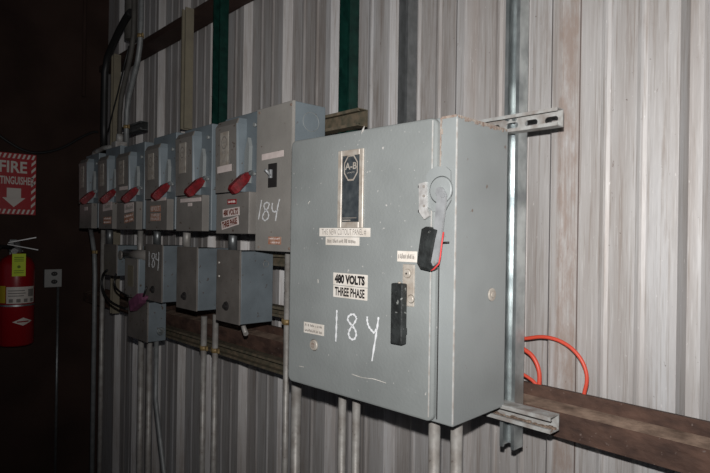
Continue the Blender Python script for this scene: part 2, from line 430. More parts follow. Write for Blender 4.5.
# nameplate
a, b_ = lx(339.6, 150), lx(363.5, 228)
xn0, xn1 = a.x, b_.x; zn1 = (lx(339.6, 149.5).z+lx(363.5, 150.5).z)/2; zn0 = (lx(339.6, 227).z+lx(363.5, 229).z)/2
fr = .0085+.004
mb = MB()
for bx in ((xn0, xn0+.013, zn0, zn1), (xn1-.013, xn1, zn0, zn1), (xn0+.013, xn1-.013, zn1-.014, zn1), (xn0+.013, xn1-.013, zn0, zn0+.015)):
    mb.box(bx[0], bx[1], -DT-.005, -DT, bx[2], bx[3], .001, 1)
npf = lb(mb).build('nameplate', M['beige_metal'], door); npf['label'] = 'beige frame around a black plate'
mb = MB(); mb.box(xn0+.012, xn1-.012, -DT-.002, -DT, zn0+.013, zn1-.013)
lb(mb); mb.mi = 1
xc = (xn0+xn1)/2; wN = (xn1-xn0-.026)
def oct_ring(cx, cz, r0, r1, y):
    for k in range(8):
        q = []
        for kk, r in ((k, r0), (k+1, r0), (k+1, r1), (k, r1)):
            an = math.radians(22.5+45*kk); q.append(LM @ Vector((cx+r*math.cos(an)*.92, y, cz+r*math.sin(an)*1.25)))
        f = mb.b.faces.new([mb.b.verts.new(p) for p in q]); f.material_index = 1
zo = zn1-.044
oct_ring(xc, zo, wN*.46, wN*.40, -DT-.0026)
text_into(mb, 'A-B', LM @ Vector((xc-wN*.33, -DT-.002, zo-.004)), LX, EZ, wN*.66, .017, LN, 1, .0007, .02)
text_into(mb, 'QUALITY', LM @ Vector((xc-wN*.22, -DT-.002, zo-.014)), LX, EZ, wN*.44, .004, LN, 1, .0007)
mb.mi = 1
slab(mb, LM @ Vector((xn0+.016, -DT-.002, zn0+.024)), LX, EZ, wN*.8, .0012, LN, .0007)
slab(mb, LM @ Vector((xn0+.016, -DT-.002, zn0+.018)), LX, EZ, wN*.45, .0022, LN, .0007)
mb.build('black_plate', [M['nameplate'], M['beige_metal']], npf)
# labels on the door
sticker(door, plane, (319.6, 228.0, 236.2, 370.3), ['THIS NEW CUTOUT PANEL #'], [M['label_white'], M['ink_grey']], 'sticker', 'long off-white typed strip under the nameplate')
sticker(door, plane, (325.8, 236.8, 244.8, 359.3), ['~'], [M['label_white'], M['ink_grey']], 'sticker', 'shorter off-white strip, lower of two')
sticker(door, plane, (333.4, 272.4, 284.4, 367.6), ['480 VOLTS'], [M['label_white'], M['ink']], 'sticker', 'off-white sticker reading 480 VOLTS', bold=.06)
sticker(door, plane, (333.4, 285.0, 296.6, 367.4), ['THREE PHASE'], [M['label_white'], M['ink']], 'sticker', 'off-white sticker reading THREE PHASE', bold=.035)
sticker(door, plane, (304.0, 321.5, 332.2, 324.0), ['~', '~'], [M['label_white'], M['ink_grey']], 'sticker', 'small off-white tag above the lower lock')
sticker(door, plane, (397.4, 250.8, 261.4, 417.0), ['~'], [M['label_white'], M['ink_grey']], 'sticker', 'small beige tag beside the lever tip')
# painted number
def stroke(mb, P, w, n=5):
    Q = []
    for i in range(len(P)-1):
        p0 = P[max(i-1, 0)]; p1 = P[i]; p2 = P[i+1]; p3 = P[min(i+2, len(P)-1)]
        for k in range(n):
            t = k/n
            Q.append(tuple(.5*((2*p1[j])+(-p0[j]+p2[j])*t+(2*p0[j]-5*p1[j]+4*p2[j]-p3[j])*t*t+(-p0[j]+3*p1[j]-3*p2[j]+p3[j])*t**3) for j in (0, 1)))
    Q.append(P[-1]); return Q
def digits(S, f, w, n, parent):
    for g in ((0,), (1,), (2, 3)):
        b = MB()
        for i in g: b.ribbon([f(u, v) for u, v in stroke(b, S[i], 1)], w, n)
        b.build('painted_digit', M['white_paint'], parent)['label'] = 'white hand-painted ' + '184'[g[0]]
mb = MB()
S = [[(336.9, 310), (336.6, 320), (336.2, 332), (335.8, 341.5)],
     [(356.3, 317.5), (353.5, 314.3), (349.5, 315.5), (347.8, 319.5), (351, 324.5), (355, 329.5), (356.2, 335), (354, 339.3), (350.5, 338.5), (348.6, 334), (350.5, 328.5), (354.5, 323), (356.8, 318)],
     [(367.3, 316.5), (367.3, 321), (368.6, 326), (371.3, 330), (374.3, 332.5), (377, 328)],
     [(378.6, 317), (377.2, 328), (375, 342), (372, 361)]]
digits(S, lambda u, v: dp(u, v, .0003), .0056, LN, door)
for s in ([(318, 279), (318.2, 283)], [(352, 374), (362, 377.5), (374, 379), (386, 383)], [(310, 201), (308, 204)], [(299, 366), (304, 367)]):
    mb = MB(); mb.ribbon([dp(u, v, .0002) for u, v in stroke(mb, s, 1, 2)], .0012, LN)
    mb.build('scratch', M['label_white'], door)['label'] = 'fine pale scratch'
# lock and rusty knob lower left
mb = MB(); c = dp(314, 345); mb.disc(c, LN, .0155, .004, 24, .0125)
kn = mb.build('lock', M['beige_metal'], door)
mb = MB(); mb.disc(c+LN*.004, LN, .0065, .0012, 12); mb.build('keyhole', M['rust_trim'], kn)
# black pull handle with beige backing
mb = MB(); a = lx(403.5, 264); b_ = lx(414.5, 307); mb.box(a.x, b_.x, -DT-.0025, -DT, b_.z, a.z, .002); 
hb = lb(mb).build('latch_plate', M['beige_metal'], door); hb['label'] = 'beige latch plate with keyhole'
mb = MB(); c = dp(407.5, 273.5, .0025); mb.disc(c, LN, .0105, .004, 20, .0085); cy = mb.build('lock', M['beige_metal'], hb)
mb = MB(); mb.disc(c+LN*.004, LN, .0022, .0012, 8); mb.box(0, 0, 0, 0, 0, 0) if False else None; mb.build('keyhole', M['ink'], cy)
mb = MB(); mb.disc(dp(411, 299, .0025), LN, .010, .004, 16, .007); mb.build('rivet', M['beige_metal'], hb)
mb = MB()
PH = DF+LN*.024
a = lx(390.8, 283, PH); b_ = lx(401.5, 347, PH)
zt_ = lx(391.3, 283.0, PH).z; zb_ = lx(391.3, 343.5, PH).z
mb.box(a.x, b_.x+.0, -DT-.024, -DT-.006, zb_, zt_, .003); mb.box(a.x+.006, b_.x-.004, -DT-.008, -DT, zb_+.02, zb_+.035); mb.box(a.x+.006, b_.x-.004, -DT-.008, -DT, zt_-.035, zt_-.02)
ph = lb(mb).build('pull_handle', M['black_grip'], door); ph['label'] = 'black scuffed upright pull handle'
mb = MB(); mb.disc(LM @ Vector(((a.x+b_.x)/2, -DT-.014, zt_)), EZ, .004, .003, 12); mb.build('pivot', M['beige_metal'], ph)
# operating mechanism at the upper latch edge
mb = MB()
q = [(427, 176), (431, 170), (437, 166.5), (447, 167), (451.5, 171), (451.5, 200), (446, 210), (434, 212), (428, 206)]
P = [dp(u, v, .0005) for u, v in q]; mb.loft([P, [p+LN*.004 for p in P]])
mech = mb.build('operating_mechanism', M['paint'], cab)
mb = MB(); mb.disc(dp(441, 190, .0045), LN, .030, .003, 28, .026); mb.build('boss', M['paint'], mech)
mb = MB(); q = [(420.3, 184), (427.5, 182), (428, 209), (431, 216), (425.5, 219.5), (420.6, 212)]
P = [dp(u, v, .004) for u, v in q]; mb.loft([P, [p+LN*.006 for p in P]])
br = mb.build('bracket', M['bracket_steel'], mech)
mb = MB()
for u, v in ((424, 186.5), (424, 196), (424.2, 206)): mb.disc(dp(u, v, .010), LN, .0028, .0022, 10)
mb.mi = 1
for u, v in ((419.8, 186.5), (419.8, 211)): mb.disc(dp(u, v, .006), -LX, .003, .003, 8)
mb.build('rivet', [M['ink_grey'], M['ink']], br)
def bar(mb, P0, P1, wdir, w0, w1, t, nrm):
    mb.loft([[P0-wdir*w0/2, P0+wdir*w0/2, P0+wdir*w0/2+nrm*t, P0-wdir*w0/2+nrm*t], [P1-wdir*w1/2, P1+wdir*w1/2, P1+wdir*w1/2+nrm*t, P1-wdir*w1/2+nrm*t]])
mb = MB()
q = [(438.6, 193), (441, 190.5), (445.5, 191), (447.3, 195), (446.5, 205), (442.5, 235), (438.8, 262), (432.5, 268.2), (430.5, 264), (434.5, 235), (437.5, 208)]
P = [dp(u, v, .012) for u, v in q]; mb.loft([P, [p+LN*.006 for p in P]])
lv = mb.build('lever', M['lever_steel'], mech)
mb = MB(); mb.disc(dp(434.5, 262.5, .018), LN, .0022, .002, 10); mb.build('rivet', M['ink_grey'], lv)
mb = MB(); mb.disc(dp(443.3, 195.5, .018), LN, .0045, .003, 14); mb.build('pivot', M['lever_steel'], lv)
mb = MB(); mb.disc(dp(442, 192, .004), LN, .010, .010, 18); mb.build('hub', M['lever_steel'], mech)
mb = MB()
q = [(421.5, 229), (426, 226.5), (437, 230), (435, 238), (430.5, 262), (433.5, 268.5), (430, 271.2), (420.5, 269), (417, 262.5), (419, 246)]
P2 = [dp(u, v, .020) for u, v in q]
P = [p-LN*.016 for p in P2]; cc = sum(P2, Vector())/len(P2); P3 = [cc+(p-cc)*.86+LN*.004 for p in P2]
mb.loft([P, P2, P3]); g = mb.build('grip', M['black_grip'], mech); g['label'] = 'black rubber lever grip'
mb = MB(); q = [(443.5, 232), (441.7, 244), (440.4, 256), (439, 263.5), (434, 268.8), (431, 270.6)]
mb.tube([dp(u, v, .019) for u, v in q], .0018, 8); mb.build('red_edge', M['red_line'], lv)
mb = MB(); mb.tube([dp(443, 242.5, .002), dp(449, 242.3, .002)], .0018, 6); mb.build('pin', M['ink'], mech)
# knockout plug on the right side
SN = LX; SP = O
mb = MB(); c = hit(491.5, 294.5, SP, SN); mb.disc(c, SN, .0155, .003, 24, .0145); mb.disc(c+SN*.003, SN, .007, .002, 16, .006)
pl = mb.build('knockout_plug', M['beige_metal'], cab)

# channels the cabinet hangs from
YA = 1.178; xe = xat(563.5, 115, YA+.030)
def slotted_arm():
    zt_ = zat(556, 107, YA); h = .041; z0 = zt_-h; x0 = -1.20; x1 = xe; t = .0026; d = .030
    mb = MB()
    # top and bottom flanges with lips
    mb.box(x0, x1, YA, YA+d, zt_-t, zt_); mb.box(x0, x1, YA, YA+d, z0, z0+t)
    mb.box(x0, x1, YA, YA+t, zt_-.008, zt_-t); mb.box(x0, x1, YA, YA+t, z0+t, z0+.008)
    # web with oblong holes
    cu = bpy.data.curves.new('w', 'CURVE'); cu.dimensions = '2D'; cu.fill_mode = 'BOTH'; cu.extrude = t/2
    def sp(P):
        s = cu.splines.new('POLY'); s.points.add(len(P)-1); s.use_cyclic_u = True
        for q, p in zip(s.points, P): q.co = (p[0], p[1], 0, 1)
    sp([(x0, z0+t), (x1, z0+t), (x1, zt_-t), (x0, zt_-t)])
    xc = x1-.028
    while xc > x0+.03:
        P = []
        for sx, a0 in ((1, -90), (-1, 90)):
            for k in range(7):
                a = math.radians(a0+180*k/6); P.append((xc+sx*.0095+.0072*math.cos(a), (zt_+z0)/2+.0072*math.sin(a)))
        sp(P); xc -= .0508
    ob = bpy.data.objects.new('w', cu); C.objects.link(ob)
    dg = bpy.context.evaluated_depsgraph_get(); dg.update()
    me = bpy.data.meshes.new_from_object(ob.evaluated_get(dg))
    nv = [mb.b.verts.new((v.co.x, YA+d-t/2+v.co.z, v.co.y)) for v in me.vertices]
    for p in me.polygons:
        try: mb.b.faces.new([nv[i] for i in p.vertices])
        except ValueError: pass
    bpy.data.objects.remove(ob); bpy.data.curves.remove(cu); bpy.data.meshes.remove(me)
    # bolts
    o = tag(mb.build('steel_channel', M['galv_dirty']), 'slotted galvanized channel sticking out right of the large cabinet top', 'steel channel')
    for u in (508, 515):
        c = at(u, 119.5, YA+d-t); b2 = MB(); b2.disc(c, -EY, .0052, .006, 6); b2.build('bolt', M['galv'], o)
    return z0
slotted_arm()
xe2 = xat(559.5, 414, YA+.03)
za = zat(540, 429, YA); ztop = za+.041
arm = strut('steel_channel', M['galv_dirty'], Vector((-1.20, YA-.012, za-.001)), Vector((xe2+1.20, 0, 0)), EZ, EY, 'dusty galvanized channel sticking out under the lower right corner of the large cabinet', w=.037, d=.041)
mb = MB(); random.seed(8)
for i in range(110):
    x = -.78+random.random()*(xe2+.775); y = YA-.008+random.random()*.028; s = .0015+random.random()*.0035
    mb.box(x-s, x+s, y-s*.7, y+s*.7, za+.0015, za+.002+s, 0)
d_ = mb.build('debris', M['dirt'], arm); d_['kind'] = 'stuff'

# ------------------------------------------------------------------ tall panel
YF = 1.037; YB = 1.165
xa, xb = xat(257.7, 110, YF), xat(294, 100.3, YF)
z1 = (zat(257.7, 109.8, YF)+zat(294, 100.3, YF))/2; z0 = (zat(256.5, 250, YF)+zat(290.5, 252.5, YF))/2
tp = thing('breaker_enclosure', 'tall narrow grey enclosure with a toggle switch and white painted 184', 'electrical cabinet', ((xa+xb)/2, (YF+YB)/2, z0))
mb = MB(); mb.box(xa+.002, xb-.001, YF+.002, YB, z0+.002, z1-.001, .002); mb.build('enclosure', M['paint_blue'], tp)
mb = MB(); mb.box(xa, xb-.004, YF-.002, YF+.0025, z0, z1, .0012, 1); mb.box(xb-.004, xb+.0006, YF-.002, YF+.006, z0, z1, .0008, 1); tc_ = mb.build('cover', M['paint_tall'], tp)
tpl = (Vector((0, YF-.002, 0)), -EY, EX)
def fp(u, v, y=YF-.002): return at(u, v, y)
sticker(tc_, tpl, (262, 154.5, 160.5, 283.5), [''], [M['label_pink'], M['ink_grey']], 'sticker', 'blank pinkish label strip', .02)
sticker(tc_, tpl, (268.3, 236.6, 244.2, 281), ['~', '~'], [M['label_rust'], M['label_pink']], 'sticker', 'small orange-red caution sticker')
mb = MB(); a = fp(268.8, 164); b_ = fp(276.8, 187); mb.box(a.x, b_.x, YF-.005, YF-.001, b_.z, a.z, .001, 1)
tg = mb.build('switch_plate', M['gasket'], tc_); tg['label'] = 'dark toggle switch plate'
mb = MB(); c0 = at(271.5, 177, YF-.005); mb.box(c0.x-.006, c0.x+.006, YF-.014, YF-.005, c0.z-.004, c0.z+.024, .002); mb.tube([c0+Vector((.002, -.006, .004)), c0+Vector((.002, -.026, .022))], .0045, 8)
mb.build('toggle', M['lever_steel'], tg)
mb = MB()
S = [[(261.5, 200), (260.5, 207), (258.5, 219.5)],
     [(269.3, 203.5), (266.5, 202.5), (264, 205), (265, 209), (268, 212.5), (268.3, 217.5), (265, 220.5), (262.5, 217.5), (264.5, 212), (268, 208), (269.3, 203.5)],
     [(272.4, 203), (272, 208.5), (274, 212), (278, 210)], [(279.6, 199), (277.5, 208), (275.5, 221)]]
digits(S, lambda u, v: fp(u, v, YF-.0023), .0055, -EY, tc_)
for u, v in ((259.8, 113), (291.5, 104.5), (258.8, 247), (289.3, 248.5)):
    mb = MB(); mb.disc(fp(u, v), -EY, .0042, .003, 10); mb.build('screw', M['rust_trim'], tc_)
mb = MB(); c = hit(311, 122, Vector((xb-.001, 0, 0)), EX)
R = []
for k in range(29):
    a = 2*math.pi*k/28; R.append(c+Vector((.0003, math.cos(a)*.032, math.sin(a)*.030)))
mb.tube(R, .0012, 6, False); mb.build('knockout_ring', M['paint'], tp)

# ------------------------------------------------------------------ row of six red-handled switches
def disconnect(uL, uR, vc, vt, vb, lab, stickers, cu=.64, vmid=None, grp='red-handled safety switches in a row'):
    yf, yb = 1.020, 1.165
    x0, x1 = xat(uL, 200, yf), xat(uR, 200, yf); w = x1-x0
    z0 = zat(uL, vb, yf); zc = zat(uL+1, vc, 1.012); zt_ = zat(uR+4, vt, 1.10); zm = z0+(zc-z0)*.36
    t = thing('safety_switch', lab, 'electrical switch', ((x0+x1)/2, (yf+yb)/2, z0), 0, grp)
    mb = MB(); mb.box(x0+.002, x1, 1.050, yb, z0+.003, zt_, .003)
    mb.build('enclosure', M['paint_blue'], t)
    mb = MB(); mb.box(x0, x1-.012, yf, 1.0495, z0, zm-.002, .0015, 1); lp = mb.build('lower_cover', M['paint_dull'], t)
    xc = x0+w*cu; mb = MB()
    yt, ybm = 1.012, 1.016
    mb.loft([[Vector((x0, 1.0495, zm+.002)), Vector((x0, ybm, zm+.002)), Vector((xc-.004, ybm, zm+.002)), Vector((xc, ybm+.010, zm+.002)), Vector((xc, 1.0495, zm+.002))],
             [Vector((x0, 1.0495, zc-.02)), Vector((x0, yt, zc-.02)), Vector((xc-.004, yt, zc-.02)), Vector((xc, yt+.004, zc-.02)), Vector((xc+.004, 1.0495, zc-.02))],
             [Vector((x0+.006, 1.0495, zc)), Vector((x0+.006, yt+.01, zc)), Vector((xc-.008, yt+.01, zc)), Vector((xc-.004, yt+.012, zc)), Vector((xc, 1.0495, zc))]])
    cv = mb.build('cover', [M['paint_dull'], M['paint_blue']], t)
    for p in cv.data.polygons:
        if p.normal.x > .6: p.material_index = 1
    # latch rail beside the cover
    mb = MB(); xm = xc+(x1-xc)*.30
    mb.loft([[Vector((xc+.012, y_, zm+.045)), Vector((xm+.012, y_, zm+.03)), Vector((xm+.016, y_, zc-.10)), Vector((xm+.006, y_, zc-.07)), Vector((xc+.012, y_, zc-.12))] for y_ in (1.0495, 1.036)])
    mb.disc((x1-.02, 1.0495, zc-.03), -EY, .007, .010, 10); mb.disc((x1-.02, 1.0495, zm+.06), -EY, .006, .008, 10)
    mb.build('latch', M['paint'], t)
    # red lever
    mb = MB(); xp = xc+.034
    P0 = Vector((xp, 1.038, zm+.060)); P1 = Vector((xp-.010, .980, zm-.002))
    dr = (P1-P0).normalized(); nn = EX.cross(dr).normalized()
    def ring(p, a, b): return [p-EX*a-nn*b, p+EX*a-nn*b, p+EX*a+nn*b, p-EX*a+nn*b]
    mb.loft([ring(P0, .008, .010), ring(P0+dr*.02, .011, .016), ring(P1-dr*.012, .012, .017), ring(P1, .009, .012)])
    hd = mb.build('handle', M['red_handle'], t); hd['label'] = 'red handle'
    mb = MB(); mb.tube([P0-EX*.006+Vector((0, .006, .004)), P0+EX*.016+Vector((0, .006, .004))], .009, 12); mb.build('pivot', M['galv_dark'], t)
    # nameplate
    mb = MB(); nx0, nx1 = x0+w*.16, x0+w*.40; nz0, nz1 = zm+(zc-zm)*.36, zm+(zc-zm)*.84
    yN = 1.0125
    slab(mb, Vector((nx0, yN, nz0)), EX, EZ, nx1-nx0, nz1-nz0, -EY, .0016)
    cx = (nx0+nx1)/2; r = (nx1-nx0)*.36
    mb.mi = 1
    for k in range(8):
        q = []
        for kk, rr in ((k, r), (k+1, r), (k+1, r*.78), (k, r*.78)):
            an = math.radians(22.5+45*kk); q.append(Vector((cx+rr*math.cos(an), yN-.0019, nz1-r*1.9+rr*1.25*math.sin(an))))
        f = mb.b.faces.new([mb.b.verts.new(p) for p in q]); f.material_index = 1
    text_into(mb, 'A-B', Vector((cx-r*.55, yN, nz1-r*2.1)), EX, EZ, r*1.1, r*.55, -EY, 1, .0019, .02)
    for q_ in range(3): slab(mb, Vector((cx-r*.6+q_*r*.45, yN-.0016, nz0+(nz1-nz0)*.38)), EX, EZ, r*.25, r*.45, -EY, .0004)
    for q_ in range(3): slab(mb, Vector((cx-r*.6+q_*r*.45, yN-.0016, nz0+(nz1-nz0)*.12)), EX, EZ, r*.25, r*.45, -EY, .0004)
    mb.build('nameplate', [M['beige_metal'], M['ink_grey']], cv)
    for kind, u0, v0, v1, u1, txt, tl, *bo in stickers:
        mm = {'w': [M['label_pink'], M['ink_grey']], 'o': [M['label_rust'], M['label_pink']], 'r': [M['label_red'], M['label_pink']], 'v': [M['label_pink'], M['ink_rust']]}[kind]
        on_cover = (v0+v1)/2 < zv(zm, (u0+u1)/2, yf)
        sticker(cv if on_cover else lp, (Vector((0, 1.0115 if on_cover else yf, 0)), -EY, EX), (u0, v0, v1, u1), txt, mm, 'sticker', None, tl, bo[0] if bo else .02)
    return t, x0, x1, z0
def zv(z, u, y):               # image row of height z at column u on plane y
    lo, hi = 0., 473.
    for _ in range(30):
        m_ = (lo+hi)/2
        if zat(u, m_, y) > z: lo = m_
        else: hi = m_
    return lo
disconnect(216.5, 251, 122.5, 117, 233.5, 'grey switch with red handle and tilted 480 volts and three phase stickers',
           [('w', 217.5, 167, 173.6, 231.5, [''], .03), ('r', 227.5, 199.5, 204.5, 236.5, ['~'], 0), ('v', 223, 209.5, 217.5, 239.5, ['480 VOLTS'], .06, .05), ('v', 222, 221.5, 230, 239, ['THREE PHASE'], .17, .05)])
disconnect(176.5, 204, 134.5, 129.5, 231, 'grey switch with red handle and a blank white strip across its lower cover',
           [('w', 180.5, 199, 202.6, 201, [''], 0), ('w', 188, 203, 206.3, 192, [''], 0)])
disconnect(146, 168.5, 146, 137.5, 230, 'grey switch with red handle, white strip and a brown sticker of three lines below',
           [('w', 151.5, 198.5, 201.5, 166, [''], 0), ('o', 150.5, 206, 212, 160.5, ['480 VOLTS'], 0), ('o', 150.5, 213.5, 221, 160.5, ['THREE', 'PHASE'], 0)])
disconnect(117, 137.5, 154, 146.5, 229.5, 'grey switch with red handle, short white strip and hand-lettered stickers, third from the far corner',
           [('w', 119.5, 187, 190.5, 127.5, [''], 0), ('w', 124.5, 204, 213, 133.5, ['~'], .05), ('o', 124.5, 215, 223.5, 133.5, ['~', '~'], .1)])
disconnect(99, 113.5, 157, 150, 228.8, 'narrow grey switch with red handle and a white round sticker above a brown one',
           [('w', 103, 203.5, 211.5, 112, ['~'], .05), ('o', 103.5, 217, 224, 111, ['~', '~'], 0)])
disconnect(79.8, 92.5, 160, 157, 228.3, 'grey switch with dark red handle at the far left end of the row',
           [('w', 84.5, 207, 210.5, 87.5, [''], 0)])

# ------------------------------------------------------------------ lower grey boxes
def jbox(uL, uR, vt, vb, lab, yf=1.028, yb=1.166, seam=False, knob=None, grp='grey boxes hanging under the switch row', um=None):
    x0, x1 = xat(uL, 260, yf), xat(uR, 260, yf); z1_ = zat(uL+1, vt, yf); z0 = zat(uL+1, vb, yf)
    t = thing('junction_box', lab, 'electrical box', ((x0+x1)/2, (yf+yb)/2, z0), 0, grp)
    mb = MB(); mb.box(x0+.001, x1-.0005, yf+.006, yb, z0+.002, z1_-.004, .002)
    if seam: mb.box(x1-.0006, x1+.0006, yf+(yb-yf)*.52, yf+(yb-yf)*.54, z0+.006, z1_-.006)
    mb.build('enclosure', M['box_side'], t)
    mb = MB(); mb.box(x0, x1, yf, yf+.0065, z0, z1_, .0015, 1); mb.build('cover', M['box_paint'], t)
    if knob:
        c = at(knob[0], knob[1], yf); mb = MB(); mb.disc(c, -EY, .0165, .005, 16, .015); mb.disc(c-EY*.005, -EY, .008, .008, 12, .007); mb.box(c.x-.006, c.x+.014, c.y-.012, c.y-.004, c.z-.004, c.z+.004, .001, 1); mb.build('latch_knob', M['gasket'], t)
    return t, x0, x1, z0, z1_
j6 = jbox(216.6, 240, 249.2, 320.5, 'largest grey box of the lower row, hanging left of the big conduit', seam=True, knob=(226.3, 306))
for v in (262.5, 276):
    mb = MB(); mb.disc(at(219.3, v, 1.028), -EY, .0035, .002, 8); mb.build('screw', M['label_white'], j6[0])
c = hit(266, 264, Vector((j6[2], 0, 0)), EX); mb = MB()
mb.tube([c+Vector((.0002, math.cos(a)*.011, math.sin(a)*.011)) for a in [2*math.pi*k/20 for k in range(21)]], .0008, 6, False); mb.build('knockout_ring', M['paint_dull'], j6[0])
jbox(176.8, 197, 246.3, 307.5, 'plain grey box hanging between the 184-marked box and the largest lower box', knob=(184.5, 296))
j4 = jbox(145.2, 162, 244, 299.8, 'grey lower box with faint white 184 painted near its top', knob=(153, 289.5))
S = [[(149.2, 251.5), (149.0, 267)], [(154.2, 253.5), (152.4, 254), (152, 257.5), (153.7, 260), (154.6, 264), (153.2, 267.5), (152, 265), (153.2, 260), (154.6, 256.5), (154.2, 253.5)],
          [(156.2, 253.5), (156, 259), (158.3, 260)], [(158.8, 252), (158.6, 261), (157.8, 270.5)]]
digits(S, lambda u, v: at(u, v, 1.0275), .0042, -EY, j4[0])
jl = jbox(129, 148.2, 298, 336.8, 'lowest grey box with a round plug on its side, under the magenta-handled switch', yb=1.115)
c = hit(160.8, 331.5, Vector((jl[2], 0, 0)), EX); mb = MB(); mb.disc(c, EX, .0185, .004, 20, .016); mb.disc(c+EX*.004, EX, .008, .004, 12, .006); mb.build('knockout_plug', M['galv'], jl[0])
j1 = jbox(104, 116.4, 244, 274.5, 'small grey box nearest the far corner, with black cable looping under it')
# small switch with a magenta handle
yf = 1.028
x0, x1 = xat(125.2, 280, yf), xat(137.8, 280, yf); z0_, z1_ = zat(127, 296.5, yf), zat(127, 258, yf)
sw = thing('safety_switch', 'small dull switch with a yellowed strip and a faded magenta handle', 'electrical switch', ((x0+x1)/2, 1.1, z0_))
mb = MB(); mb.box(x0, x1, yf+.003, 1.10, z0_+.0015, z1_, .003); mb.build('enclosure', M['paint_blue'], sw)
mb = MB(); mb.box(x0, x1-.002, yf-.002, yf+.003, z0_+.0015, z1_, .001, 1)
cv = mb.build('cover', M['paint_dull'], sw)
mb = MB(); c = at(131, 254.5, 1.06); mb.tube([c+Vector((-.06, 0, 0)), Vector((-2.492, c.y, c.z+.003))], .024, 16); mb.tube([c+Vector((-.055, -.026, -.004)), c+Vector((-.055, -.034, -.004))], .022, 16); mb.build('hinge_barrel', M['paint_dull'], sw)
mb = MB(); a = at(128, 265, yf-.002); b_ = at(133, 287, yf-.002); slab(mb, Vector((a.x, yf-.002, b_.z)), EX, EZ, b_.x-a.x, a.z-b_.z, -EY); mb.build('yellowed_strip', M['beige_strut'], cv)
mb = MB(); P1 = at(131.5, 307, .99); P0 = at(143.5, 296.5, 1.0)
dr = (P1-P0).normalized(); nn = EY.cross(dr).normalized()
def ring2(p, a, b): return [p-EY*a-nn*b, p+EY*a-nn*b, p+EY*a+nn*b, p-EY*a+nn*b]
mb.loft([ring2(P0, .010, .016), ring2(P0+dr*.02, .014, .024), ring2(P1-dr*.012, .014, .024), ring2(P1, .010, .014)])
mb.tube([P0+dr*.03, P0+dr*.03+Vector((0, .055, .01))], .010, 10)
mb.build('handle', M['magenta'], sw)['label'] = 'faded magenta handle'
mb = MB(); mb.tube([P0, at(146.5, 287, 1.0)], .0045, 8); mb.build('pin', M['black'], sw)

# ------------------------------------------------------------------ conduits
def conduit(lab, pts, r, m='emt', grp='electrical conduits', straps=(), name='conduit', cat='conduit'):
    t = MB(); t.tube(pts, r, 14); o = tag(t.build(name, M[m]), lab, cat, grp)
    for p in straps:
        p = Vector(p); mb = MB()
        mb.tube([p-EZ*.009, p+EZ*.009], r+.0035, 14); mb.box(p.x+r, p.x+r+.018, p.y-.004, p.y+.004, p.z-.009, p.z+.009, .001, 1)
        mb.box(p.x-r-.016, p.x-r, p.y-.004, p.y+.004, p.z-.009, p.z+.009, .001, 1)
        s = mb.build('strap', M['brass'], o); s['label'] = 'yellowed pipe strap'
    return o
def vc(u, v, y, ztop, r, lab, m='emt', straps=(), zbot=0.0):
    p = at(u, v, y); S_ = [Vector((p.x, y, zat(u, sv, y))) for sv in straps]
    return conduit(lab, [Vector((p.x, y, zbot)), Vector((p.x, y, ztop))], r, m, None, S_)
zcb = O.z-HH
vc(434.3, 440, 1.010, zcb+.001, .0135, 'upright conduit under the large cabinet, just left of its front corner')
vc(456.5, 440, 1.045, zcb+.001, .0138, 'rightmost upright conduit, under the side of the large cabinet')
vc(342, 430, 1.010, zcb+.001, .0108, 'thin upright conduit under the large cabinet, left of a close pair')
vc(356, 430, 1.010, zcb+.001, .0108, 'thin upright conduit under the large cabinet, right of a close pair')
vc(295.8, 430, 1.060, zcb+.001, .0158, 'thick upright conduit entering the large cabinet at its lower left corner')
vc(287.3, 300, 1.115, z_ := (zat(290, 252, YF)-.004), .0075+.003, 'pale conduit running down from the tall 184 enclosure', straps=(322,))
j5z = zat(178, 307.5, 1.028)
vc(202.9, 400, 1.142, zat(203, 316, 1.14), .0125, 'left one of two conduits strapped over the dirty slotted channel', straps=(347.5,))
vc(214.4, 400, 1.142, zat(214, 314, 1.14), .0118, 'right one of two conduits strapped over the dirty slotted channel', straps=(350,))
zl = jl[3]
vc(140.3, 400, 1.10, zl+.001, .0135, 'left conduit dropping from the lowest grey box')
vc(148.8, 400, 1.10, zl+.001, .0125, 'right conduit dropping from the lowest grey box')
YBC = 1.085; c0 = at(156.5, 345, YBC)
conduit('bent dark conduit leaning away below the lowest grey box', [Vector((c0.x, YBC, zl+.001)), Vector((c0.x, YBC, at(157, 400, YBC).z)), at(159, 430, YBC), at(165, 480, YBC), at(175, 540, YBC), Vector((at(176, 545, YBC).x, YBC, 0))], .010, 'emt_grey', None)
# two small ones dropping from the far switches to the floor
p0 = at(90.5, 228.5, 1.11); 
conduit('thin conduit offset below the switch at the far left end', [p0, at(92.5, 240, 1.11), at(94.5, 255, 1.11), at(95, 275, 1.11), Vector((at(95, 275, 1.11).x, 1.11, 0))], .0125, 'emt_grey', None, [at(94.8, 252, 1.11)])
vc(102.2, 300, 1.11, zat(102, 228.5, 1.11), .0125, 'straight thin conduit below the second switch from the far corner')
